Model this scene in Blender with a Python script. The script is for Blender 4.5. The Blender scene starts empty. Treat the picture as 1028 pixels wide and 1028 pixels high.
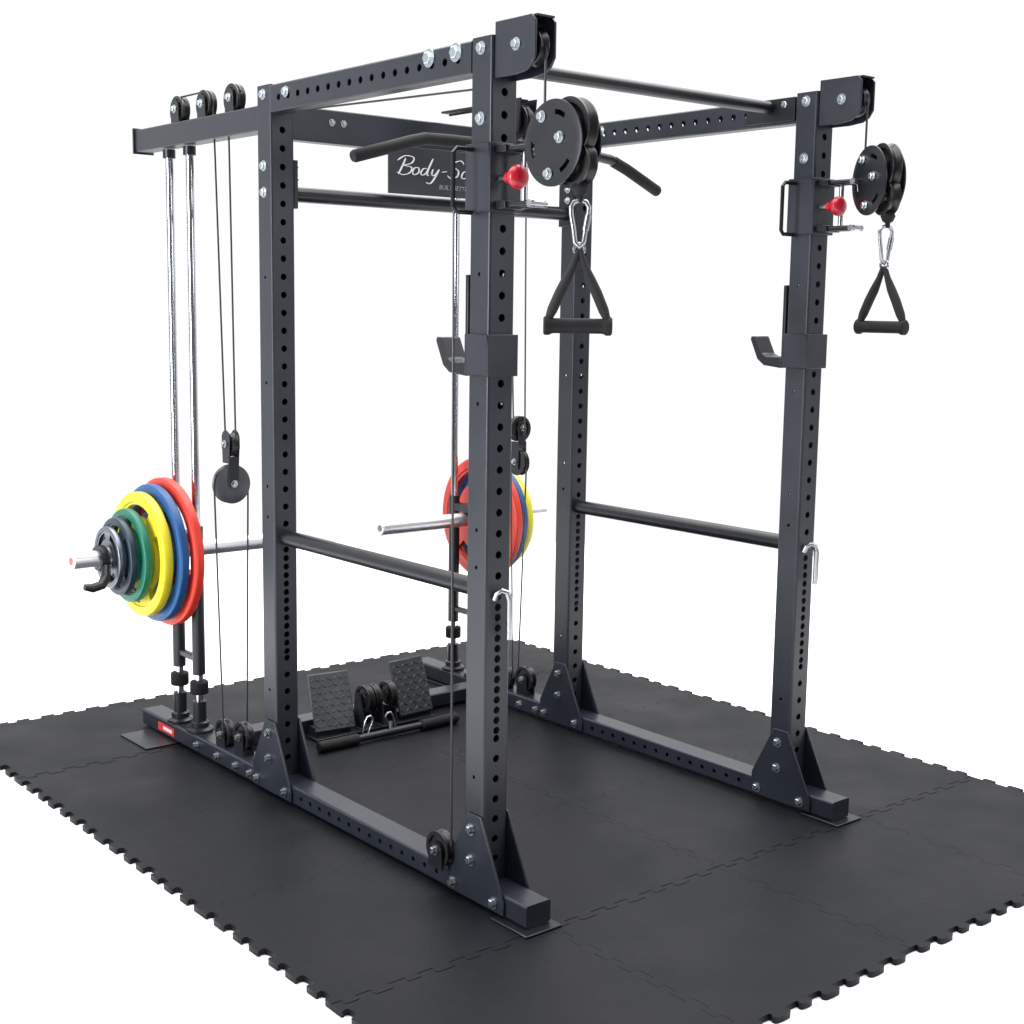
import bpy, math, random, bmesh
from mathutils import Vector, Matrix
random.seed(3)
C=bpy.context.scene.collection
W,D,H,t=1.1545,0.98364,2.08,.038
PI=math.pi
V=Vector
# ------------------------------------------------------------------ materials
def mat(name,col,rough=.5,metal=0,spec=.5,var=0,vscale=20,bump=0,bscale=400,coat=0,rvar=0):
    m=bpy.data.materials.new(name);m.use_nodes=True
    n=m.node_tree.nodes;l=m.node_tree.links;b=n['Principled BSDF']
    b.inputs['Base Color'].default_value=(*col,1);b.inputs['Roughness'].default_value=rough
    b.inputs['Metallic'].default_value=metal;b.inputs['Specular IOR Level'].default_value=spec
    b.inputs['Coat Weight'].default_value=coat
    geo=n.new('ShaderNodeNewGeometry')
    if var or rvar:
        nz=n.new('ShaderNodeTexNoise');nz.inputs['Scale'].default_value=vscale;nz.inputs['Detail'].default_value=6
        l.new(geo.outputs['Position'],nz.inputs['Vector'])
        if var:
            r=n.new('ShaderNodeMapRange');r.inputs['From Min'].default_value=.3;r.inputs['From Max'].default_value=.7
            r.inputs['To Min'].default_value=1-var;r.inputs['To Max'].default_value=1+var
            l.new(nz.outputs['Fac'],r.inputs['Value'])
            mx=n.new('ShaderNodeVectorMath');mx.operation='SCALE';mx.inputs[0].default_value=col
            l.new(r.outputs['Result'],mx.inputs['Scale']);l.new(mx.outputs['Vector'],b.inputs['Base Color'])
        if rvar:
            r=n.new('ShaderNodeMapRange');r.inputs['From Min'].default_value=.3;r.inputs['From Max'].default_value=.7
            r.inputs['To Min'].default_value=rough-rvar;r.inputs['To Max'].default_value=rough+rvar
            l.new(nz.outputs['Fac'],r.inputs['Value']);l.new(r.outputs['Result'],b.inputs['Roughness'])
    if bump:
        nb=n.new('ShaderNodeTexNoise');nb.inputs['Scale'].default_value=bscale;nb.inputs['Detail'].default_value=3
        l.new(geo.outputs['Position'],nb.inputs['Vector'])
        bp=n.new('ShaderNodeBump');bp.inputs['Strength'].default_value=bump;bp.inputs['Distance'].default_value=.001
        l.new(nb.outputs['Fac'],bp.inputs['Height']);l.new(bp.outputs['Normal'],b.inputs['Normal'])
    return m
M=dict(
 paint=mat('powder_coat',(.0135,.0165,.0250),.33,spec=.5,var=.15,vscale=5,bump=.22,bscale=900,rvar=.06),
 paint2=mat('black_paint',(.0075,.0088,.0125),.33,spec=.42,bump=.15,bscale=700,rvar=.05,vscale=8),
 plastic=mat('black_plastic',(.008,.008,.009),.33,spec=.45,rvar=.05,vscale=30),
 rubber=mat('black_rubber',(.007,.007,.008),.7,spec=.3,var=.2,vscale=30,bump=.3,bscale=500),
 mat=mat('rubber_flooring',(.0042,.0050,.0074),.50,spec=.16,var=.35,vscale=3.5,bump=.8,bscale=230,rvar=.10),
 chrome=mat('chrome',(.64,.66,.70),.12,metal=1,rvar=.04,vscale=40),
 horn=mat('bright_steel',(.80,.82,.86),.34,metal=.85,rvar=.04,vscale=40),
 zinc=mat('zinc_bolt',(.52,.57,.60),.26,metal=1,rvar=.08,vscale=90),
 pin=mat('pin_steel',(.40,.41,.43),.30,metal=1,rvar=.05,vscale=60),
 copper=mat('copper_cap',(.55,.16,.10),.4,metal=.6),
 red=mat('red_rubber',(.60,.035,.018),.42,var=.08,vscale=15,bump=.1),
 blue=mat('blue_rubber',(.008,.075,.23),.42,var=.1,vscale=15,bump=.1),
 yellow=mat('yellow_rubber',(.70,.60,.02),.42,var=.06,vscale=15,bump=.1),
 green=mat('green_rubber',(.006,.14,.09),.42,var=.1,vscale=15,bump=.1),
 grey=mat('dark_blue_rubber',(.013,.028,.045),.38,var=.1,vscale=15,bump=.1),
 hub=mat('steel_hub',(.20,.22,.25),.38,metal=1,rvar=.06),
 disc=mat('grey_pulley_disc',(.05,.055,.062),.38,rvar=.05),
 plate=mat('sign_plate',(.028,.031,.038),.35,rvar=.04),
 pedal=mat('treadplate',(.030,.033,.040),.40,rvar=.06),
 knob=mat('red_knob',(.46,.010,.028),.30,spec=.5,coat=.2),
 cable=mat('cable_cover',(.015,.015,.017),.4),
 strap=mat('nylon_strap',(.008,.008,.010),.8,bump=.6,bscale=700),
 white=mat('white_print',(.60,.60,.62),.5,var=.03),
 grey_print=mat('grey_print',(.20,.20,.22),.5,var=.03),
 sticker=mat('red_sticker',(.5,.03,.03),.5,var=.05),
 floor=mat('white_floor',(.95,.95,.95),.8,spec=.1,var=.01,vscale=1),
)
# ------------------------------------------------------------------ mesh builder
def frame(d):
    d=V(d).normalized(); a=V((0,0,1)) if abs(d.z)<.9 else V((1,0,0))
    x=d.cross(a).normalized(); return x,x.cross(d).normalized()*-1,d
class MB:
    def __init__(s): s.v=[];s.f=[];s.xf=None
    def add(s,vs,fs):
        o=len(s.v)
        for q in vs:
            q=V(q)
            if s.xf is not None:q=s.xf@q
            s.v.append(q)
        s.f+= [tuple(i+o for i in f) for f in fs];return s
    def box(s,lo,hi):
        x0,y0,z0=lo;x1,y1,z1=hi
        return s.add([(x0,y0,z0),(x1,y0,z0),(x1,y1,z0),(x0,y1,z0),(x0,y0,z1),(x1,y0,z1),(x1,y1,z1),(x0,y1,z1)],
          [(3,2,1,0),(4,5,6,7),(0,1,5,4),(1,2,6,5),(2,3,7,6),(3,0,4,7)])
    def cbox(s,c,sz): return s.box([c[i]-sz[i]/2 for i in range(3)],[c[i]+sz[i]/2 for i in range(3)])
    def lathe(s,c,ax,prof,n=32):
        x,y,d=frame(ax);c=V(c);vs=[];fs=[]
        for r,h in prof:
            for i in range(n):
                a=2*PI*i/n;vs.append(c+d*h+(x*math.cos(a)+y*math.sin(a))*max(r,1e-5))
        for k in range(len(prof)-1):
            for i in range(n):
                j=(i+1)%n;fs.append((k*n+i,k*n+j,(k+1)*n+j,(k+1)*n+i))
        return s.add(vs,fs)
    def cyl(s,a,b,r,n=24,bev=0):
        a=V(a);b=V(b);L=(b-a).length
        if bev: pr=[(0,0),(r-bev,0),(r,bev),(r,L-bev),(r-bev,L),(0,L)]
        else: pr=[(0,0),(r,0),(r,L),(0,L)]
        return s.lathe(a,b-a,pr,n)
    def tube(s,path,r,n=10,closed=False,sy=1.0):
        P=[V(q) for q in path];N=len(P);vs=[];fs=[];px=None
        for i in range(N):
            a=P[(i-1)%N] if (closed or i>0) else P[i];b=P[(i+1)%N] if (closed or i<N-1) else P[i]
            d=(b-a).normalized()
            if px is None: px,_,_=frame(d)
            px=(px-d*px.dot(d)).normalized();py=d.cross(px)
            rr=r[i] if isinstance(r,(list,tuple)) else r
            for k in range(n):
                an=2*PI*k/n;vs.append(P[i]+px*math.cos(an)*rr+py*math.sin(an)*rr*sy)
        for i in range(N if closed else N-1):
            j=(i+1)%N
            for k in range(n):
                l=(k+1)%n;fs.append((i*n+k,i*n+l,j*n+l,j*n+k))
        if not closed: fs.append(tuple(range(n))[::-1]);fs.append(tuple((N-1)*n+k for k in range(n)))
        return s.add(vs,fs)
    def prism(s,poly,plane,lo,hi):
        def P(a,b,h): return {'yz':(h,a,b),'xy':(a,b,h),'xz':(a,h,b)}[plane]
        n=len(poly);vs=[P(a,b,lo) for a,b in poly]+[P(a,b,hi) for a,b in poly]
        fs=[tuple(range(n))[::-1],tuple(range(n,2*n))]+[(i,(i+1)%n,n+(i+1)%n,n+i) for i in range(n)]
        return s.add(vs,fs)
    def polar(s,c,ax,rings,skip,n=48):
        x,y,d=frame(ax);c=V(c);R=len(rings);vs=[];fs=[]
        for sg in (1,-1):
            for r,h in rings:
                for i in range(n):
                    a=2*PI*i/n;vs.append(c+d*h*sg+(x*math.cos(a)+y*math.sin(a))*r)
        I=lambda sg,k,i:sg*R*n+k*n+i%n
        keep=lambda k,i:0<=k<R-1 and not skip(k,(i%n+.5)/n*360)
        for k in range(R-1):
            for i in range(n):
                if not keep(k,i):continue
                fs.append((I(0,k,i),I(0,k,i+1),I(0,k+1,i+1),I(0,k+1,i)));fs.append((I(1,k,i),I(1,k+1,i),I(1,k+1,i+1),I(1,k,i+1)))
                if not keep(k-1,i):fs.append((I(0,k,i),I(1,k,i),I(1,k,i+1),I(0,k,i+1)))
                if not keep(k+1,i):fs.append((I(0,k+1,i),I(0,k+1,i+1),I(1,k+1,i+1),I(1,k+1,i)))
                if not keep(k,i-1):fs.append((I(0,k,i),I(0,k+1,i),I(1,k+1,i),I(1,k,i)))
                if not keep(k,i+1):fs.append((I(0,k,i+1),I(1,k,i+1),I(1,k+1,i+1),I(0,k+1,i+1)))
        return s.add(vs,fs)
    def build(s,name,m,parent=None,loc=None,bevel=0,ang=35,raw=False):
        if loc is None: loc=ROOT.get(parent.name,V((0,0,0))) if parent else V((0,0,0))
        me=bpy.data.meshes.new(name);me.from_pydata([tuple(q-V(loc)) for q in s.v],[],s.f)
        me.validate();me.update()
        me.materials.append(M[m])
        if raw:
            for p in me.polygons: p.use_smooth=False
        else:
            me.polygons.foreach_set('use_smooth',[True]*len(me.polygons))
            bm=bmesh.new();bm.from_mesh(me);bmesh.ops.remove_doubles(bm,verts=bm.verts,dist=2e-5)
            bmesh.ops.recalc_face_normals(bm,faces=bm.faces);bm.to_mesh(me);bm.free()
            me.set_sharp_from_angle(angle=math.radians(ang))
        o=bpy.data.objects.new(name,me);C.objects.link(o)
        if parent: o.parent=parent; ROOT[o.name]=V(loc)
        else: o.location=loc
        if bevel:
            b=o.modifiers.new('Bevel','BEVEL');b.width=bevel;b.segments=2;b.limit_method='ANGLE';b.angle_limit=math.radians(40)
        return o
ROOT={}
def thing(name,label,cat,loc,group=None):
    o=bpy.data.objects.new(name,None);C.objects.link(o);o.location=loc;ROOT[o.name]=V(loc);o.empty_display_size=.05
    o['label']=label;o['category']=cat
    if group:o['group']=group
    return o
def tag(o,label,cat,group=None):
    o['label']=label;o['category']=cat
    if group:o['group']=group
    return o
# perforated square tube ----------------------------------------------------
def ptube(L,a,b,holes,r=.009,c=.007,small=None):
    mb=MB();hs={'x':sorted(holes.get('x',[])),'y':sorted(holes.get('y',[]))}
    def strip(face,sg,half,flat,zs,rr):
        flip=(sg<0)!=(face=='y')
        def F(f): return tuple(f[::-1]) if flip else tuple(f)
        def P(u,z,dep=0):
            return (sg*(half-dep),u,z) if face=='x' else (u,sg*(half-dep),z)
        last=0
        for k,z in enumerate(zs):
            pitch=min([abs(z-q) for q in zs if q!=z] or [1]);s=min(.014,pitch/2)
            if z-s>last+1e-5: mb.add([P(-flat,last),P(flat,last),P(flat,z-s),P(-flat,z-s)],[F((0,1,2,3))])
            last=z+s;n=24;out=[];inn=[];dp=[]
            for i in range(n):
                an=2*PI*i/n;cx,cy=math.cos(an),math.sin(an);m=max(abs(cx),abs(cy))
                out.append(P(cx/m*flat,z+cy/m*s));inn.append(P(cx*rr,z+cy*rr));dp.append(P(cx*rr,z+cy*rr,.005))
            mb.add(out+inn+dp,[F((i,(i+1)%n,n+(i+1)%n,n+i)) for i in range(n)]+[F((n+i,n+(i+1)%n,2*n+(i+1)%n,2*n+i)) for i in range(n)])
        if last<L: mb.add([P(-flat,last),P(flat,last),P(flat,L),P(-flat,L)],[F((0,1,2,3))])
    rx=r if small is None else small
    for sg in (1,-1):
        strip('x',sg,a/2,b/2-c,hs['x'],rx);strip('y',sg,b/2,a/2-c,hs['y'],r)
    for sx in (1,-1):
        for sy in (1,-1):
            n=6;vs=[]
            for z in (0,L):
                for i in range(n+1):
                    an=PI/2*i/n;vs.append((sx*(a/2-c+c*math.cos(an)),sy*(b/2-c+c*math.sin(an)),z))
            mb.add(vs,[(i,i+1,n+2+i,n+1+i)[::(1 if sx*sy>0 else -1)] for i in range(n)])
    for z in (0,L):
        pts=[]
        for sx,sy,st in ((1,1,0),(-1,1,1),(-1,-1,2),(1,-1,3)):
            for i in range(5):
                an=PI/2*st+PI/2*i/4;pts.append((sx*(a/2-c)+c*math.cos(an),sy*(b/2-c)+c*math.sin(an),z))
        mb.add(pts,[tuple(range(20))[::(1 if z else -1)]])
    return mb
def moved(mb,mtx):
    mb.v=[mtx@q for q in mb.v];return mb
def bolt(p,d,parent,r=.0105,m='zinc'):
    d=V(d).normalized();mb=MB()
    mb.lathe(p,d,[(0,0),(r*1.45,0),(r*1.45,.0025),(0,.0025)],20)
    mb.lathe(V(p)+d*.0025,d,[(0,0),(r,0),(r,.007),(r*.85,.009),(0,.009)],6)
    return mb.build('bolt',m,parent,ang=25)
def wheel(c,ax,r,w,parent,m='plastic',name='pulley_wheel'):
    mb=MB();h=w/2
    mb.lathe(c,ax,[(0,-h),(r*.35,-h),(r*.38,-h*.7),(r*.72,-h*.6),(r*.78,-h),(r,-h),(r,-h*.75),(r*.86,0),(r,h*.75),(r,h),(r*.78,h),(r*.72,h*.6),(r*.38,h*.7),(r*.35,h),(0,h)],40)
    return mb.build(name,m,parent)
# ================================================================== SETTING
mb=MB();nn=64
mb.add([(.6+4.6*math.cos(2*PI*i/nn),.7+4.6*math.sin(2*PI*i/nn),0) for i in range(nn)],[tuple(range(nn))])
fl=mb.build('floor','floor',None,loc=(0,0,0));fl['kind']='structure'
MT=.014
T=.60
# rounded jigsaw knobs: (centre, half width, depth)
tabs=[(.070,.034,.019),(.205,.044,.023),(.345,.032,.018),(.480,.046,.024),(.620,.034,.019),(.755,.044,.022),(.905,.036,.020)]
def edge():
    pts=[(0,0)]
    for c_,h_,d_ in tabs:
        c_*=T;h_*=T;nk=.80*h_
        pts+=[(c_-nk-.003,0),(c_-nk,.0012),(c_-nk-.0005,d_*.30)]
        for k in range(7):
            a=PI-PI*k/6
            pts.append((c_+h_*math.copysign(abs(math.cos(a))**.55,math.cos(a)),d_*.50+d_*.50*abs(math.sin(a))**.55))
        pts+=[(c_+nk+.0005,d_*.30),(c_+nk,.0012),(c_+nk+.003,0)]
    return pts
E=edge()
poly=[(s,-d_) for s,d_ in E]+[(T+d_,s) for s,d_ in E]+[(s,T-d_) for s,d_ in reversed(E+[(T,0)])][:-1]+[(d_,s) for s,d_ in reversed(E+[(T,0)])][:-1]
c0=T/2
poly2=[((q[0]-c0)*.9976,(q[1]-c0)*.9976) for q in poly]
tile0=None
X0,Y0=-.585,-.815
for i in range(4):
    for j in range(5):
        cx,cy=X0+T*(i+.5),Y0+T*(j+.5)
        if tile0 is None:
            mb=MB();mb.prism(poly2,'xy',0,MT)
            tile0=mb.build('rubber_mat','mat',None,loc=(0,0,0),ang=30);o=tile0
        else:
            o=tile0.copy();C.objects.link(o)
        o.location=(cx,cy,.001+.0004*((i*3+j*2)%3))
        tag(o,'black interlocking rubber tile with jigsaw edges in the mat under the power rack','floor tile','interlocking rubber floor tiles under the rack')
Z0=MT+.002
# ================================================================== POWER RACK
rack=thing('power_rack','tall black steel power rack with perforated uprights standing on the rubber tiles','power rack',(W/2,D/2,Z0))
def zs():
    a=[];z=.135
    while z<.45: a.append(z);z+=.0508
    z=.46
    while z<.80: a.append(z);z+=.0254
    z+=.0254
    while z<1.98: a.append(z);z+=.0508
    return a
UZ=.0785
for X in (0,W):
    for Y in (0,D):
        mb=ptube(H-UZ,.076,.076,{'y':[z-UZ for z in zs()],'x':[z-UZ for z in (.34,.86,.95,1.25,1.55)]},r=.0094,small=.005)
        moved(mb,Matrix.Translation((X,Y,UZ)));mb.build('upright','paint',rack,raw=True)
RB=Z0+.006;RH=.056
for X in (0,W):
    L=1.86+.205
    hol=[.05+.0508*k for k in range(int(L/.0508)) if .32<.05+.0508*k<1.1]
    mb=ptube(L,RH,.076,{'y':hol},r=.0070)
    mt=Matrix(((0,1,0,X),(0,0,1,-.205),(1,0,0,RB+RH/2),(0,0,0,1)))
    moved(mb,mt).build('base_rail','paint',rack,raw=True)
    for (y0,y1,xo) in ((-.235,-.10,.012),(1.60,1.80,.10)):
        MB().box((X-.05-(xo if X==0 else 0),y0,Z0),(X+.05+(xo if X else 0),y1,RB-.001)).build('foot_plate','paint2',rack,bevel=.002)
for X in (0,W):
    L=D-.076
    mb=ptube(L,.076,.05,{'y':[.05+.0508*k for k in range(17)]},r=.0092)
    mt=Matrix(((0,1,0,X+(-.013 if X==0 else .013)),(0,0,1,.038),(1,0,0,H-.040),(0,0,0,1)))
    moved(mb,mt).build('top_rail','paint',rack,raw=True)
for X in (0,W):
    mb=ptube(.81,.070,.06,{},c=.006)
    mt=Matrix(((0,1,0,X),(0,0,1,D+.039),(1,0,0,1.996),(0,0,0,1)))
    moved(mb,mt).build('extension_beam','paint',rack,raw=True)
    MB().box((X-.036,D+.849,1.955),(X+.036,D+.857,2.037)).build('end_cap','plastic',rack,bevel=.002)
for X in (0,W):
    for Y in (0,D):
        for sx in (-1,1):
            xx=X+sx*(t+.001);x2=X+sx*(t+.007)
            po=[(Y-.036,.248),(Y+.018,.248),(Y+.095,.095),(Y+.095,.028),(Y-.128,.028),(Y-.128,.060)]
            MB().prism(po,'yz',min(xx,x2),max(xx,x2)).build('gusset_plate','paint',rack,bevel=.0018)
            if sx==-1 or X==0:
                for by,bz in ((0,.208),(0,.130),(-.09,.050),(.072,.050)):
                    bolt((x2,Y+by,bz),(sx,0,0),rack)
mb=ptube(W-.08,.05,.076,{},c=.006)
mt=Matrix(((0,0,1,.04),(0,1,0,1.45),(1,0,0,RB+.026),(0,0,0,1)))
moved(mb,mt).build('base_crossbeam','paint',rack,raw=True)
mb=ptube(W-.078,.096,.05,{},c=.006)
mt=Matrix(((0,0,1,.039),(0,1,0,D),(1,0,0,1.984),(0,0,0,1)))
moved(mb,mt).build('top_crossbeam','paint',rack,raw=True)
for xx in (.17,.21): bolt((xx,D-.0252,1.995),(0,-1,0),rack,r=.007)
MB().cyl((.052,D,1.787),(W-.052,D,1.787),.022).build('cross_tube','paint2',rack)
for x in (.0385,W-.0525):
    MB().box((x,D-.034,1.745),(x+.014,D+.034,1.88)).build('tube_flange','paint2',rack,bevel=.002)
    for zz in (1.83,1.865): bolt((x+(.014 if x<.5 else 0),D-.012,zz),(1 if x<.5 else -1,0,0),rack,r=.008)
MB().cyl((.022,.145,2.052),(W-.02,.145,2.052),.0175).build('pull_up_bar','paint2',rack)
for x in (.0125,W-.0205):
    MB().box((x,.055,2.01),(x+.008,.235,2.076)).build('bar_flange','paint2',rack,bevel=.002)
for X in (0,W):
    for y,z in ((.0,2.055),(.0,1.90),(D,2.055),(D,1.86),(D,1.787)):
        bolt((X-t,y,z),(-1,0,0),rack)
    fx=X-t if X==0 else X-.012
    for y in (.20,.095):
        bolt((fx,y,2.057),(-1,0,0),rack,r=.015 if X==0 else .0105)
    bolt((fx,.86,2.05),(-1,0,0),rack)
for X in (0,W):
    for sx in (-1,1):
        x=X+sx*.028
        po=[(-.039,1.985),(-.039,2.108),(-.165,2.108),(-.178,2.095),(-.178,2.02),(-.165,2.0),(-.145,1.99),(-.10,1.985)]
        MB().prism(po,'yz',x-.003,x+.003).build('pulley_bracket','paint',rack,bevel=.0015)
    MB().box((X-.025,-.178,2.103),(X+.025,-.0385,2.1075)).build('bracket_top','paint2',rack)
    wheel((X,-.135,2.045),(1,0,0),.042,.026,rack)
    bolt((X-.031,-.115,2.05),(-1,0,0),rack,r=.01)
for X in (0,W):
    for y in (1.56,1.385,1.21):
        wheel((X-.004,y,2.068),(1,0,0),.044,.026,rack)
        for sx in (-1,1):
            po=[(y-.026,2.032),(y+.026,2.032)]+[(y+.024*math.cos(a*PI/8),2.075+.024*math.sin(a*PI/8)) for a in range(9)]
            x=X-.004+sx*.017
            MB().prism(po,'yz',x-.002,x+.002).build('pulley_bracket','paint2',rack)
        bolt((X-.023,y,2.072),(-1,0,0),rack,r=.009)
    for y,z in ((1.325,.115),(1.205,.135),(.115,.125)):
        if y<1 and X: continue
        xx=(X-.05) if y<1 else (X-.005)
        wheel((xx,y,z),(1,0,0),.046,.026,rack)
        for sx in (-1,1):
            x=xx+sx*.017
            po=[(y-.03,.0785),(y+.03,.0785)]+[(y+.026*math.cos(a*PI/8),z+.022*math.sin(a*PI/8)) for a in range(9)]
            MB().prism(po,'yz',x-.002,x+.002).build('pulley_bracket','paint2',rack)
        bolt((xx-.019,y,z),(-1,0,0),rack,r=.009)
    for yy in (1.46,1.32,1.2,1.11): bolt((X-t,yy,.047),(-1,0,0),rack)
    for y in (1.51,1.65):
        MB().cyl((X,y,.08),(X,y,1.955),.0130).build('guide_rod','chrome',rack)
        MB().lathe((X,y,RB+RH+.001),(0,0,1),[(0,0),(.044,0),(.044,.008),(.03,.014),(.03,.03),(.022,.034),(.022,.10),(.0135,.10)]).build('rod_socket','paint2',rack)
        MB().lathe((X,y,.205),(0,0,1),[(.0135,0),(.028,0),(.030,.004),(.030,.038),(.027,.042),(.0135,.042)]).build('rubber_bumper','rubber',rack)
        MB().cyl((X,y,1.93),(X,y,1.957),.02).build('rod_collar','paint2',rack)
MB().box((-.0395,1.62,RB+.012),(-.0385,1.74,RB+.04)).build('sticker','sticker',rack)
MB().box((-.0402,1.635,RB+.02),(-.0397,1.70,RB+.032)).build('sticker_print','white',rack)
MB().box((W/2-.014,.58,2.058),(W/2+.014,D-.026,2.064)).build('lat_boom','paint2',rack)
wheel((W/2,.60,2.0),(1,0,0),.05,.026,rack)
for sx in (-1,1):
    MB().prism([(.57,1.97),(.63,1.97),(.66,2.064),(.56,2.064)],'yz',W/2+sx*.029-.002,W/2+sx*.029+.002).build('pulley_bracket','paint2',rack)
# name plate
npl=MB().box((.36,D-.040,1.808),(.80,D-.034,1.948)).build('name_plate','plate',rack,bevel=.001)
def spline(pts,k=6):
    P=[V((a,b,0)) for a,b in pts];o=[]
    for i in range(len(P)-1):
        p0=P[max(i-1,0)];p1=P[i];p2=P[i+1];p3=P[min(i+2,len(P)-1)]
        for j in range(k):
            s=j/k;o.append(.5*((2*p1)+(p2-p0)*s+(2*p0-5*p1+4*p2-p3)*s*s+(3*p1-p0-3*p2+p3)*s**3))
    o.append(P[-1]);return o
ST=[[(.10,-.06),(.22,.5),(.30,1.0)],[(-.12,.80),(.25,1.14),(.72,1.06),(.66,.70),(.28,.52),(.70,.44),(.70,.10),(.34,-.08),(.0,.06)],
 [(1.06,.46),(.88,.40),(.82,.12),(.97,-.02),(1.16,.16),(1.10,.42),(.98,.46)],
 [(1.56,.44),(1.36,.40),(1.28,.10),(1.42,.0),(1.60,.26),(1.78,1.12)],[(1.78,1.12),(1.66,.5),(1.64,.04),(1.76,.02)],
 [(1.90,.44),(1.88,.12),(2.0,.02),(2.14,.20),(2.22,.44)],[(2.24,.46),(2.10,-.10),(1.92,-.50),(1.66,-.46)],
 [(2.40,.30),(2.70,.36)],
 [(3.56,.92),(3.34,1.14),(3.02,.98),(3.04,.68),(3.32,.46),(3.32,.10),(3.02,-.08),(2.76,.10)],
 [(3.80,.46),(3.62,.40),(3.56,.12),(3.71,-.02),(3.90,.16),(3.84,.42),(3.72,.46)],
 [(4.20,1.10),(4.06,.5),(4.04,.04),(4.16,.02)],
 [(4.38,.46),(4.32,.10),(4.40,0)],[(4.44,.66),(4.45,.72)],
 [(4.88,.44),(4.68,.40),(4.60,.10),(4.74,.0),(4.92,.26),(5.10,1.12)],[(5.10,1.12),(4.98,.5),(4.96,.04),(5.10,.02)]]
mb=MB()
for st in ST:
    sp=spline(st,8);N=len(sp)
    rad=[]
    for i in range(N):
        q0=sp[max(i-1,0)];q1=sp[min(i+1,N-1)];d=(q1-q0);vert=abs(d.y)/(d.length+1e-6)
        tp=min(1,.35+min(i,N-1-i)/4)
        rad.append((.0014+.0013*vert*vert)*tp)
    mb.tube([(.388+(q.x+q.y*.18)*.068,D-.0412,1.868+q.y*.046) for q in sp],rad,6)
mb.build('lettering','white',npl)
tcu=bpy.data.curves.new('txt','FONT');tcu.body='BUILT BETTER';tcu.size=.019;tcu.extrude=.0004;tcu.offset=.0003;tcu.shear=.15
to=bpy.data.objects.new('txt',tcu);C.objects.link(to)
dg=bpy.context.evaluated_depsgraph_get();me=bpy.data.meshes.new_from_object(to.evaluated_get(dg))
me.transform(Matrix.Translation((.545,D-.0415,1.830))@Matrix.Rotation(PI/2,4,'X'));me.transform(Matrix.Translation(-ROOT[rack.name]))
bpy.data.objects.remove(to);me.materials.clear();me.materials.append(M['grey_print'])
o=bpy.data.objects.new('lettering',me);C.objects.link(o);o.parent=npl
# ================================================================== weight carriages, plates
YC=1.58;ZC=.676
def carriage(X,label):
    r=thing('weight_carriage',label,'weight carriage',(X,YC,ZC),'weight carriages on the guide rods')
    for y in (1.51,1.65):
        MB().lathe((X,y,.27),(0,0,1),[(.0135,0),(.021,0),(.021,.49),(.0135,.49)]).build('slide_sleeve','paint2',r)
    MB().cbox((X,YC,.72),(.034,.10,.03)).build('link_bar','paint2',r,bevel=.003)
    MB().cbox((X,YC,.32),(.02,.10,.02)).build('link_bar','paint2',r,bevel=.003)
    MB().cyl((X-.392,YC,ZC),(X+.392,YC,ZC),.0265,bev=.003).build('weight_horn','horn',r)
    for s in (-1,1):
        MB().cyl((X+s*.392,YC,ZC),(X+s*.3935,YC,ZC),.012).build('horn_cap','copper' if X==0 else 'hub',r)
    s=-1 if X==0 else 1
    MB().cyl((X+s*.026,YC,ZC),(X+s*.038,YC,ZC),.036).build('stop_ring','paint2',r)
carriage(0,'weight carriage holding the plates on the left pair of chrome guide rods')
carriage(W,'weight carriage on the right guide rods, seen behind the nearest upright')
def plate(x,R,w,m,label,cat='weight plate',hubm='hub',rot=30):
    c=(x,YC,ZC);r=thing('weight_plate',label,cat,c)
    f=R/.225;hr=.05*min(1,f+.2)
    rings=[(hr,w*.46),(hr+.004,w*.24),(max(R*.42,hr+.01),w*.18),(R*.54,w*.24),(R*.60,w*.22),(R*.80,w*.22),(R*.835,w*.26),(R*.85,w*.38),(R*.955,w*.38),(R*.97,w*.33),(R*.99,w*.31),(R,w*.22)]
    def skip(k,a):
        if k!=4: return False
        a=(a-rot)%120
        return 14<a<106
    MB().polar(c,(1,0,0),rings,skip,96).build('plate_body',m,r,ang=28)
    MB().lathe(c,(1,0,0),[(.027,-w*.48),(hr+.0005,-w*.48),(hr+.0005,w*.48),(.027,w*.48),(.027,-w*.48)],40).build('steel_hub',hubm,r)
spec=[('red','red',.240,.044),('blue','blue',.222,.042),('yellow','yellow',.200,.046),('green','green',.150,.038)]
x=-.050
for nm,m,R,w in spec:
    plate(x-w/2,R,w-.001,m,{'red':'largest plate, red rubber with grip holes, innermost on the left weight horn','blue':'blue rubber grip plate between the red and yellow plates on the left horn','yellow':'yellow rubber grip plate on the left weight horn, in front of the blue one','green':'green rubber plate on the left weight horn, smaller than the yellow one'}[nm],rot={'red':30,'blue':50,'yellow':75,'green':20}[nm]);x-=w
plate(x-.017,.124,.032,'grey','dark blue-grey grip plate on the left horn, outside the green plate',rot=60);x-=.034
plate(x-.013,.098,.025,'hub','smallest plate, metallic grey, outermost on the left weight horn');x-=.027
xl=x
x=W+.056
for nm,m,R,w in [(a_,b_,c_-.008,d_) for a_,b_,c_,d_ in spec]:
    plate(x+w/2,R,w-.001,m,{'red':'red rubber grip plate on the right rear horn, behind the nearest upright','blue':'blue plate showing through the grip holes of the right red plate','yellow':'yellow plate edge peeping out beyond the red plate on the right horn','green':'green plate, outermost of the stack on the right horn'}[nm],rot={'red':30,'blue':90,'yellow':75,'green':20}[nm]);x+=w
k=thing('spring_clamp','black clamp collar with a lever on the left weight horn, outside the grey plates','clamp',(xl-.022,YC,ZC))
MB().lathe((xl-.001,YC,ZC),(-1,0,0),[(.0272,0),(.038,0),(.041,.004),(.041,.024),(.038,.028),(.0272,.028)]).build('collar_ring','plastic',k)
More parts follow.
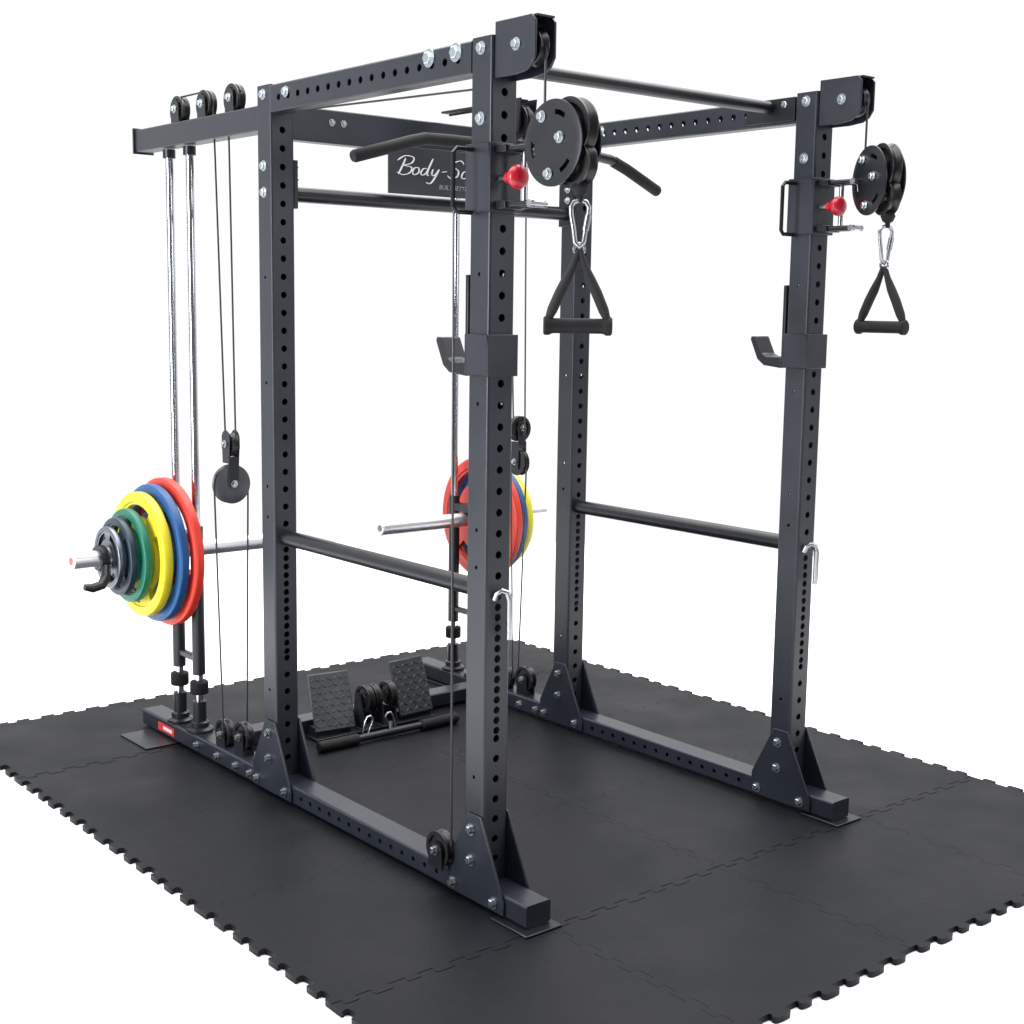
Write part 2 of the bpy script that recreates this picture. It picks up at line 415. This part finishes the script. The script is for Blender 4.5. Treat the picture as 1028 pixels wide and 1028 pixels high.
MB().tube([(xl-.012,YC-.033,ZC-.02),(xl-.020,YC-.050,ZC-.050),(xl-.038,YC-.058,ZC-.074),(xl-.070,YC-.060,ZC-.080),(xl-.095,YC-.060,ZC-.074)],[.013,.016,.016,.015,.011],12,sy=.9).build('lever','plastic',k)
# ================================================================== floating pulleys & cables
for X,sd in ((0,'left'),(W,'right')):
    yq=1.265;x=X-.004
    f=thing('floating_pulley',{'left':'black hanging pulley block with a large grey disc below, beside the left rear upright','right':'black double pulley block hanging beside the right weight plates'}[sd],'pulley',(x,yq,.985),'floating pulley blocks on the cables')
    ZL=.925;ZU=1.045
    rl=.060 if X==0 else .048
    wheel((x,yq,ZU),(1,0,0) if X==0 else (0,1,0),.038 if X==0 else .046,.022,f)
    ax=(0,1,0) if X==0 else (1,0,0)
    mb=MB();h=.013
    mb.lathe((x,yq,ZL),ax,[(0,-h-.002),(rl*.18,-h-.002),(rl*.2,-h),(rl*.95,-h),(rl,-h+.002),(rl*.88,0),(rl,h-.002),(rl*.95,h),(0,h)],44)
    mb.build('pulley_disc','disc' if X==0 else 'plastic',f)
    if X==0:
        for s in (-1,1):
            po=[(yq-.02,.990),(yq+.02,.990),(yq+.024,1.06)]+[(yq+.026*math.cos(a*PI/8),1.062+.03*math.sin(a*PI/8)) for a in range(1,9)]
            MB().prism(po,'yz',x+s*.016-.002,x+s*.016+.002).build('side_plate','paint2',f,bevel=.001)
        MB().prism([(x-.016,.918),(x+.016,.918),(x+.019,1.01),(x-.019,1.01)],'xz',yq-.019,yq-.015).build('side_plate','paint2',f,bevel=.001)
        bolt((x-.019,yq,1.05),(-1,0,0),f,r=.008);bolt((x,yq-.02,.927),(0,-1,0),f,r=.008)
    else:
        for s in (-1,1):
            MB().prism([(yq-.02,.90),(yq+.02,.90),(yq+.02,1.0),(yq-.02,1.0)],'yz',x+s*.017-.002,x+s*.017+.002).build('side_plate','paint2',f,bevel=.001)
        MB().prism([(x-.018,.985),(x+.018,.985),(x+.015,1.07),(x-.015,1.07)],'xz',yq-.018,yq-.014).build('side_plate','paint2',f,bevel=.001)
        bolt((x-.019,yq,.927),(-1,0,0),f,r=.008);bolt((x,yq-.019,1.05),(0,-1,0),f,r=.008)
    ct=thing('pulley_cable',{'left':'thin black cable over the left top pulleys, hanging down beside the left rear upright','right':'thin black cable hanging behind the rack beside the right rear upright'}[sd],'cable',(x,1.2,Z0),'pulley cables')
    def arc(cy,cz,r,a0,a1,n=14): return [(x,cy+r*math.cos(math.radians(a0+(a1-a0)*i/n)),cz+r*math.sin(math.radians(a0+(a1-a0)*i/n))) for i in range(n+1)]
    path=arc(1.21,2.068,.041,150,0)+[(x,1.247,1.9)]+arc(yq,ZU,.032,180,360)+[(x,1.335,1.9)]+arc(1.385,2.068,.041,180,90)+[(x,1.56,2.109)]+arc(1.56,2.068,.041,90,0)+[(x,1.601,2.034)]
    MB().tube(path,.0030,8).build('cable_run','cable',ct)
    if X==0:
        p2=[(x-.056,1.235,.15)]+[(x-.058*math.cos(math.radians(q*15)),yq,ZL+.055*math.sin(math.radians(q*15))) for q in range(13)]+[(x+.056,1.29,.08)]
    else:
        p2=[(x,1.25,.15)]+[(x,yq-.044*math.cos(math.radians(q*15)),ZL+.044*math.sin(math.radians(q*15))) for q in range(13)]+[(x,1.28,.12)]
    MB().tube(p2,.0030,8).build('cable_run','cable',ct)
    if X==0:
        MB().tube([(-.05,.083,1.70),(-.05,.073,.13)],.0030,8).build('cable_run','cable',ct)
        MB().tube([(.055,D-.03,2.018),(.055,.02,1.985)],.0030,8).build('cable_run','cable',ct)
    MB().tube([(X,-.178,2.04),(X,-.178,1.86)],.0030,8).build('cable_run','cable',ct)
lc=MB().tube([(W/2,D-.05,2.052),(W/2,.62,2.052),(W/2,.565,2.035),(W/2,.549,2.0),(W/2,.549,1.965)],.0032,8)
tag(lc.build('lat_cable','cable',None,loc=(W/2,.6,2.0)),'short black cable over the middle overhead pulley holding the lat bar','cable')
# ================================================================== cable trolleys
def trolley(X,rot,label,cy):
    r=thing('cable_trolley',label,'cable trolley',(X,0,1.70),'adjustable cable trolleys on the front uprights')
    mb=MB();o=.046;i=.0395;z0,z1=1.69,1.845
    for lo,hi in (((-o,-o),(o,-i)),((-o,i),(o,o)),((-o,-i),(-i,i)),((i,-i),(o,i))):
        mb.box((X+lo[0],lo[1],z0),(X+hi[0],hi[1],z1))
    mb.build('sleeve','paint',r,bevel=.0012)
    gh=.055
    MB().tube([(X-o,.02,1.832),(X-o-gh+.01,.02,1.832),(X-o-gh,.02,1.822),(X-o-gh,.02,1.70),(X-o-gh+.01,.02,1.69),(X-o,.02,1.69)],.0056,10).build('grab_handle','paint2',r)
    for z in (1.83,1.705):
        for dx in (-.018,.018):
            MB().cyl((X+dx,-.046,z),(X+dx,-.165,z),.0070).build('arm','paint2',r)
        MB().cbox((X,-.064,z),(.062,.036,.018)).build('hinge_lug','paint2',r,bevel=.002)
        MB().cyl((X-.025,-.158,z),(X+.025,-.158,z),.0085).build('arm_end','pin',r)
    MB().cyl((X+.02,-.09,1.70),(X+.02,-.09,1.84),.007).build('hinge_pin','pin',r)
    MB().cyl((X-.016,-.046,1.765),(X-.016,-.085,1.765),.0085).build('knob_shaft','pin',r)
    MB().lathe((X-.016,-.074,1.765),(0,-1,0),[(0,0),(.013,0),(.013,.012),(.016,.018),(.0225,.023),(.0265,.030),(.0275,.036),(.026,.042),(.021,.047),(.012,.050),(0,.051)],36).build('pull_knob','knob',r,ang=50)
    cz=1.828
    R=Matrix.Translation((X,cy,cz))@Matrix.Rotation(math.radians(rot),4,'Z')@Matrix.Translation((-X,-cy,-cz))
    for s in (-1,1):
        mb=MB();mb.xf=R
        def skip(k,a):
            return k==2 and ((a%120)>38 and (a%120)<64)
        mb.polar((X+s*.028,cy+.01,cz),(1,0,0),[(.001,.0025),(.035,.0025),(.060,.0025),(.071,.0025),(.090,.0025),(.0925,.0018)],skip,60)
        mb.build('swivel_plate','paint2',r)
    for (yy,zz,rr) in ((cy-.022,cz+.030,.066),(cy-.038,cz-.045,.05)):
        mb=MB();mb.xf=R;h=.015
        mb.lathe((X,yy,zz),(1,0,0),[(0,-h),(rr*.35,-h),(rr*.4,-h*.6),(rr*.75,-h*.6),(rr*.8,-h),(rr,-h),(rr,-h*.75),(rr*.87,0),(rr,h*.75),(rr,h),(rr*.8,h),(rr*.75,h*.6),(rr*.4,h*.6),(rr*.35,h),(0,h)],40)
        mb.build('pulley_wheel','plastic',r)
    for yy,zz in ((cy+.045,cz+.058),(cy+.02,cz-.065),(cy-.015,cz+.01)):
        p=R@V((X-.031,yy,zz));d=(R.to_3x3()@V((-1,0,0)));bolt(p,d,r,r=.009)
    e=R@V((X,cy-.05,1.735))
    MB().lathe((e.x,e.y,1.745),(0,0,-1),[(0,0),(.014,.002),(.020,.014),(.014,.028),(.007,.032),(.006,.045),(0,.045)],20).build('cable_stop','rubber',r)
    return e
def carab(e,top,bot,label,ang):
    mb=MB();mb.xf=Matrix.Translation((e.x,e.y,0))@Matrix.Rotation(math.radians(ang),4,'Z')
    h=top-bot
    prof=[(0,top),(.013,top-.003),(.0195,top-.014),(.0185,top-.03),(.013,top-h*.6),(.009,bot+.010),(0,bot),(-.009,bot+.010),(-.013,top-h*.6),(-.0185,top-.03),(-.0195,top-.014),(-.013,top-.003)]
    mb.tube([(a,0,b) for a,b in prof],.0052,12,closed=True)
    mb.cyl((.0183,0,top-.03),(.0125,0,bot+.036),.0075,14)
    o=mb.build('carabiner','pin',None,loc=(e.x,e.y,bot));tag(o,label,'carabiner');return o
def dhandle(e,ztop,label,ang):
    zg=1.437;r=thing('stirrup_handle',label,'cable handle',(e.x,e.y,zg),'black stirrup handles hanging from the trolleys')
    R=Matrix.Translation((e.x,e.y,0))@Matrix.Rotation(math.radians(ang),4,'Z')
    w=.064
    for s in (-1,1):
        mb=MB();mb.xf=R
        mb.tube([(s*.002,0,ztop),(s*.012,0,ztop-.03),(s*.026,0,ztop-.062),(s*.040,0,ztop-.09),(s*.056,0,zg+.034),(s*w,0,zg+.014),(s*w,0,zg-.004)],[.008,.010,.0145,.015,.0145,.010,.009],14,sy=.8)
        mb.build('strap','strap',r)
    mb=MB();mb.xf=R;mb.lathe((-.075,0,zg),(1,0,0),[(0,0),(.017,0),(.0205,.003),(.0205,.013),(.0170,.019),(.0165,.024),(.0165,.126),(.0170,.131),(.0205,.137),(.0205,.147),(.017,.150),(0,.150)],28);mb.build('grip','rubber',r)
    mb=MB();mb.xf=R;mb.tube([(.0115*math.cos(a*PI/8),0,ztop+.004+.0115*math.sin(a*PI/8)) for a in range(16)],.0035,8,closed=True);mb.build('ring','pin',r)
e=trolley(0,0,'cable trolley with round swivel pulley and red knob on the nearest upright',-.250)
carab(e,1.705,1.606,'chrome snap hook hanging from the trolley of the nearest upright',-40)
dhandle(e,1.598,'black stirrup handle hanging in front of the nearest upright',-40)
e=trolley(W,-25,'cable trolley with swivel pulley and red knob on the far right front upright',-.232)
e.y+=.004
carab(e,1.705,1.606,'chrome snap hook hanging from the trolley of the right front upright',-20)
dhandle(e,1.598,'black stirrup handle hanging at the far right of the rack',-84)
# ================================================================== J cups, safeties
def jcup(X,label):
    r=thing('j_cup',label,'bar catch',(X,.05,1.31),'bar catches on the front uprights')
    mb=MB();o=.045;i=.0392;z0,z1=1.315,1.412
    for lo,hi in (((-o,-o),(o,-i)),((-o,i),(o,o)),((-o,-i),(-i,i)),((i,-i),(o,i))):
        mb.box((X+lo[0],lo[1],z0),(X+hi[0],hi[1],z1))
    mb.build('sleeve','paint',r,bevel=.0012)
    MB().box((X-.034,.0455,1.33),(X+.034,.058,1.55)).build('back_plate','paint2',r,bevel=.003)
    po=[(.059,1.312),(.125,1.318),(.150,1.335),(.178,1.392),(.176,1.402),(.158,1.402),(.132,1.352),(.115,1.345),(.059,1.345)]
    MB().prism(po,'yz',X-.030,X+.030).build('hook','paint2',r,bevel=.003)
jcup(0,'black bar catch with upturned hook on the nearest upright, below the cable trolley')
jcup(W,'black bar catch with upturned hook on the right front upright')
def safety(X,label):
    r=thing('safety_bar',label,'safety bar',(X,.5,.80),'round safety bars between front and rear uprights')
    z=.80
    MB().cyl((X,.0385,z),(X,D-.0385,z),.0225).build('tube','paint2',r)
    P=[(X-.012,-.0395,.785),(X-.010,-.046,.800),(X-.002,-.056,.808),(X+.008,-.063,.803),(X+.013,-.066,.785),(X+.014,-.066,.705),(X+.014,-.065,.690)]
    MB().tube(P,.0078,12).build('pin_handle','pin',r)
safety(0,'black round safety bar on the left side, ending at the nearest upright')
safety(W,'black round safety bar on the right side, between the two right uprights')
# ================================================================== lat bar
r=thing('lat_bar','black lat bar with angled grip ends hanging under the top of the rack','lat bar',(W/2,.56,1.92))
yb=.57
MB().tube([(.16,yb,1.908),(.20,yb,1.920),(.26,yb,1.925),(.86,yb,1.925),(.91,yb,1.920),(.96,yb,1.905)],.0150,14).build('bar','paint2',r)
MB().tube([(-.012,yb,1.858),(-.006,yb,1.860),(.10,yb,1.890),(.17,yb,1.911),(.22,yb,1.923),(.30,yb,1.925),(.44,yb,1.925)],[.014,.0170,.0170,.0170,.0170,.0170,.0170],16).build('grip','rubber',r)
MB().tube([(1.118,yb,1.838),(1.113,yb,1.840),(.98,yb,1.896),(.925,yb,1.915)],[.014,.0170,.0170,.0170],16).build('grip','rubber',r)
MB().tube([(W/2,yb,1.925),(W/2,yb-.01,1.965)],.008,10).build('hanger','pin',r)
# ================================================================== low row footrest and short bar
r=thing('footrest','black low row footrest with two treadplate pedals and pulleys on the rear base','footrest',(W/2,1.42,Z0))
for xc in (.425,.765):
    R=Matrix.Translation((xc,1.35,.04))@Matrix.Rotation(math.radians(-8 if xc<.5 else 4),4,'Z')@Matrix.Rotation(math.radians(-20),4,'X')
    mb=MB();mb.xf=R;mb.box((-.076,-.004,0),(.076,.004,.198))
    mb.build('pedal','pedal',r,bevel=.004)
    mb=MB();mb.xf=R
    for i in range(7):
        for j in range(8):
            cx=-.063+i*.021;cz=.018+j*.0225
            s=1 if (i+j)%2 else -1
            d1=V((.008,0,.006*s));d2=V((-.002*s,0,.0025));c=V((cx,-.0052,cz));up=V((0,-.0015,0))
            mb.add([c-d1,c-d2,c+d1,c+d2,c-d1*.5+up,c-d2*.5+up,c+d1*.5+up,c+d2*.5+up],[(4,5,6,7),(0,1,5,4),(1,2,6,5),(2,3,7,6),(3,0,4,7)])
    mb.build('tread_pattern','pedal',r,ang=20)
    MB().box((xc-.07,1.36,Z0),(xc+.07,1.41,.055)).build('pedal_mount','paint2',r,bevel=.002)
MB().box((.34,1.33,Z0+.001),(.84,1.41,Z0+.009)).build('mounting_plate','paint2',r,bevel=.002)
for x in (.545,.575,.64):
    wheel((x,1.35,.13),(1,0,0),.047,.024,r)
for x in (.525,.607,.66):
    MB().prism([(1.32,.03),(1.40,.03),(1.375,.15),(1.345,.15)],'yz',x-.0025,x+.0025).build('pulley_bracket','paint2',r)
r=thing('short_bar','short straight black bar with thick grips lying on the tiles before the footrest','row bar',(.57,1.24,Z0))
zb=Z0+.019
MB().tube([(.30,1.235,zb),(.86,1.235,zb)],.0125,14).build('bar','paint2',r)
for x0,x1 in ((.285,.44),(.70,.855)):
    MB().cyl((x0,1.235,zb),(x1,1.235,zb),.0185,bev=.003).build('grip','rubber',r)
MB().tube([(.575,1.235,zb),(.575,1.24,zb+.035)],.008,10).build('swivel_eye','pin',r)
for (x,y,a,lb) in ((.50,1.27,20,'left chrome snap hook resting by the footrest pulleys'),(.60,1.27,-25,'right chrome snap hook resting by the footrest pulleys')):
    mb=MB();mb.xf=Matrix.Translation((x,y,.055))@Matrix.Rotation(math.radians(a),4,'Y')
    P=[(0,0,.04),(.012,0,.034),(.015,0,.018),(.010,0,-.025),(0,0,-.038),(-.010,0,-.025),(-.015,0,.018),(-.012,0,.034)]
    mb.tube(P,.0042,10,closed=True);tag(mb.build('carabiner','pin',None,loc=(x,y,Z0)),lb,'carabiner')
# ================================================================== camera
p=[-2.07633, -2.58225, 1.4738, 0.87711, -0.14462, 0.01444, 1406.44651]
a,pi_,ro=p[3:6]
v=V((math.cos(a)*math.cos(pi_),math.sin(a)*math.cos(pi_),math.sin(pi_)));r_=V((math.sin(a),-math.cos(a),0));u=r_.cross(v)
r2=r_*math.cos(ro)+u*math.sin(ro);u2=u*math.cos(ro)-r_*math.sin(ro)
cam=bpy.data.cameras.new('camera');co=bpy.data.objects.new('camera',cam);C.objects.link(co)
cam.sensor_width=36;cam.lens=p[6]*36/1028;cam.clip_end=200
co.matrix_world=Matrix((( r2.x,u2.x,-v.x,p[0]),(r2.y,u2.y,-v.y,p[1]),(r2.z,u2.z,-v.z,p[2]),(0,0,0,1)))
bpy.context.scene.camera=co
# ================================================================== light
w=bpy.data.worlds.new('World');bpy.context.scene.world=w;w.use_nodes=True
n=w.node_tree.nodes;l=w.node_tree.links;bg=n['Background']
tc=n.new('ShaderNodeTexCoord');dp=n.new('ShaderNodeVectorMath');dp.operation='DOT_PRODUCT';dp.inputs[1].default_value=(v.x,v.y,0.10)
l.new(tc.outputs['Generated'],dp.inputs[0])
mr=n.new('ShaderNodeMapRange');mr.interpolation_type='SMOOTHSTEP';mr.inputs['From Min'].default_value=-.35;mr.inputs['From Max'].default_value=.40;mr.inputs['To Min'].default_value=.18;mr.inputs['To Max'].default_value=1.05
l.new(dp.outputs['Value'],mr.inputs['Value']);l.new(mr.outputs['Result'],bg.inputs['Strength']);bg.inputs['Color'].default_value=(1,1,1,1)
def area(loc,target,size,e,col=(1,1,1),sy=None):
    L=bpy.data.lights.new('softbox','AREA');L.energy=e;L.size=size;L.color=col
    if sy: L.shape='RECTANGLE';L.size_y=sy
    o=bpy.data.objects.new('softbox',L);C.objects.link(o);o.location=loc
    o.rotation_euler=(V(target)-V(loc)).to_track_quat('-Z','Y').to_euler();return o
area((1.2,1.6,6.0),(1.2,1.6,0),9,1100)
area((-4.6,.9,1.8),(.3,.6,1.0),1.2,260,(.93,.96,1),sy=2.8)
area((2.2,-4.4,2.6),(.6,0,1.0),.9,40,(.95,.97,1),sy=2.2)
sc=bpy.context.scene;sc.view_settings.view_transform='Standard';sc.view_settings.look='None';sc.view_settings.exposure=0
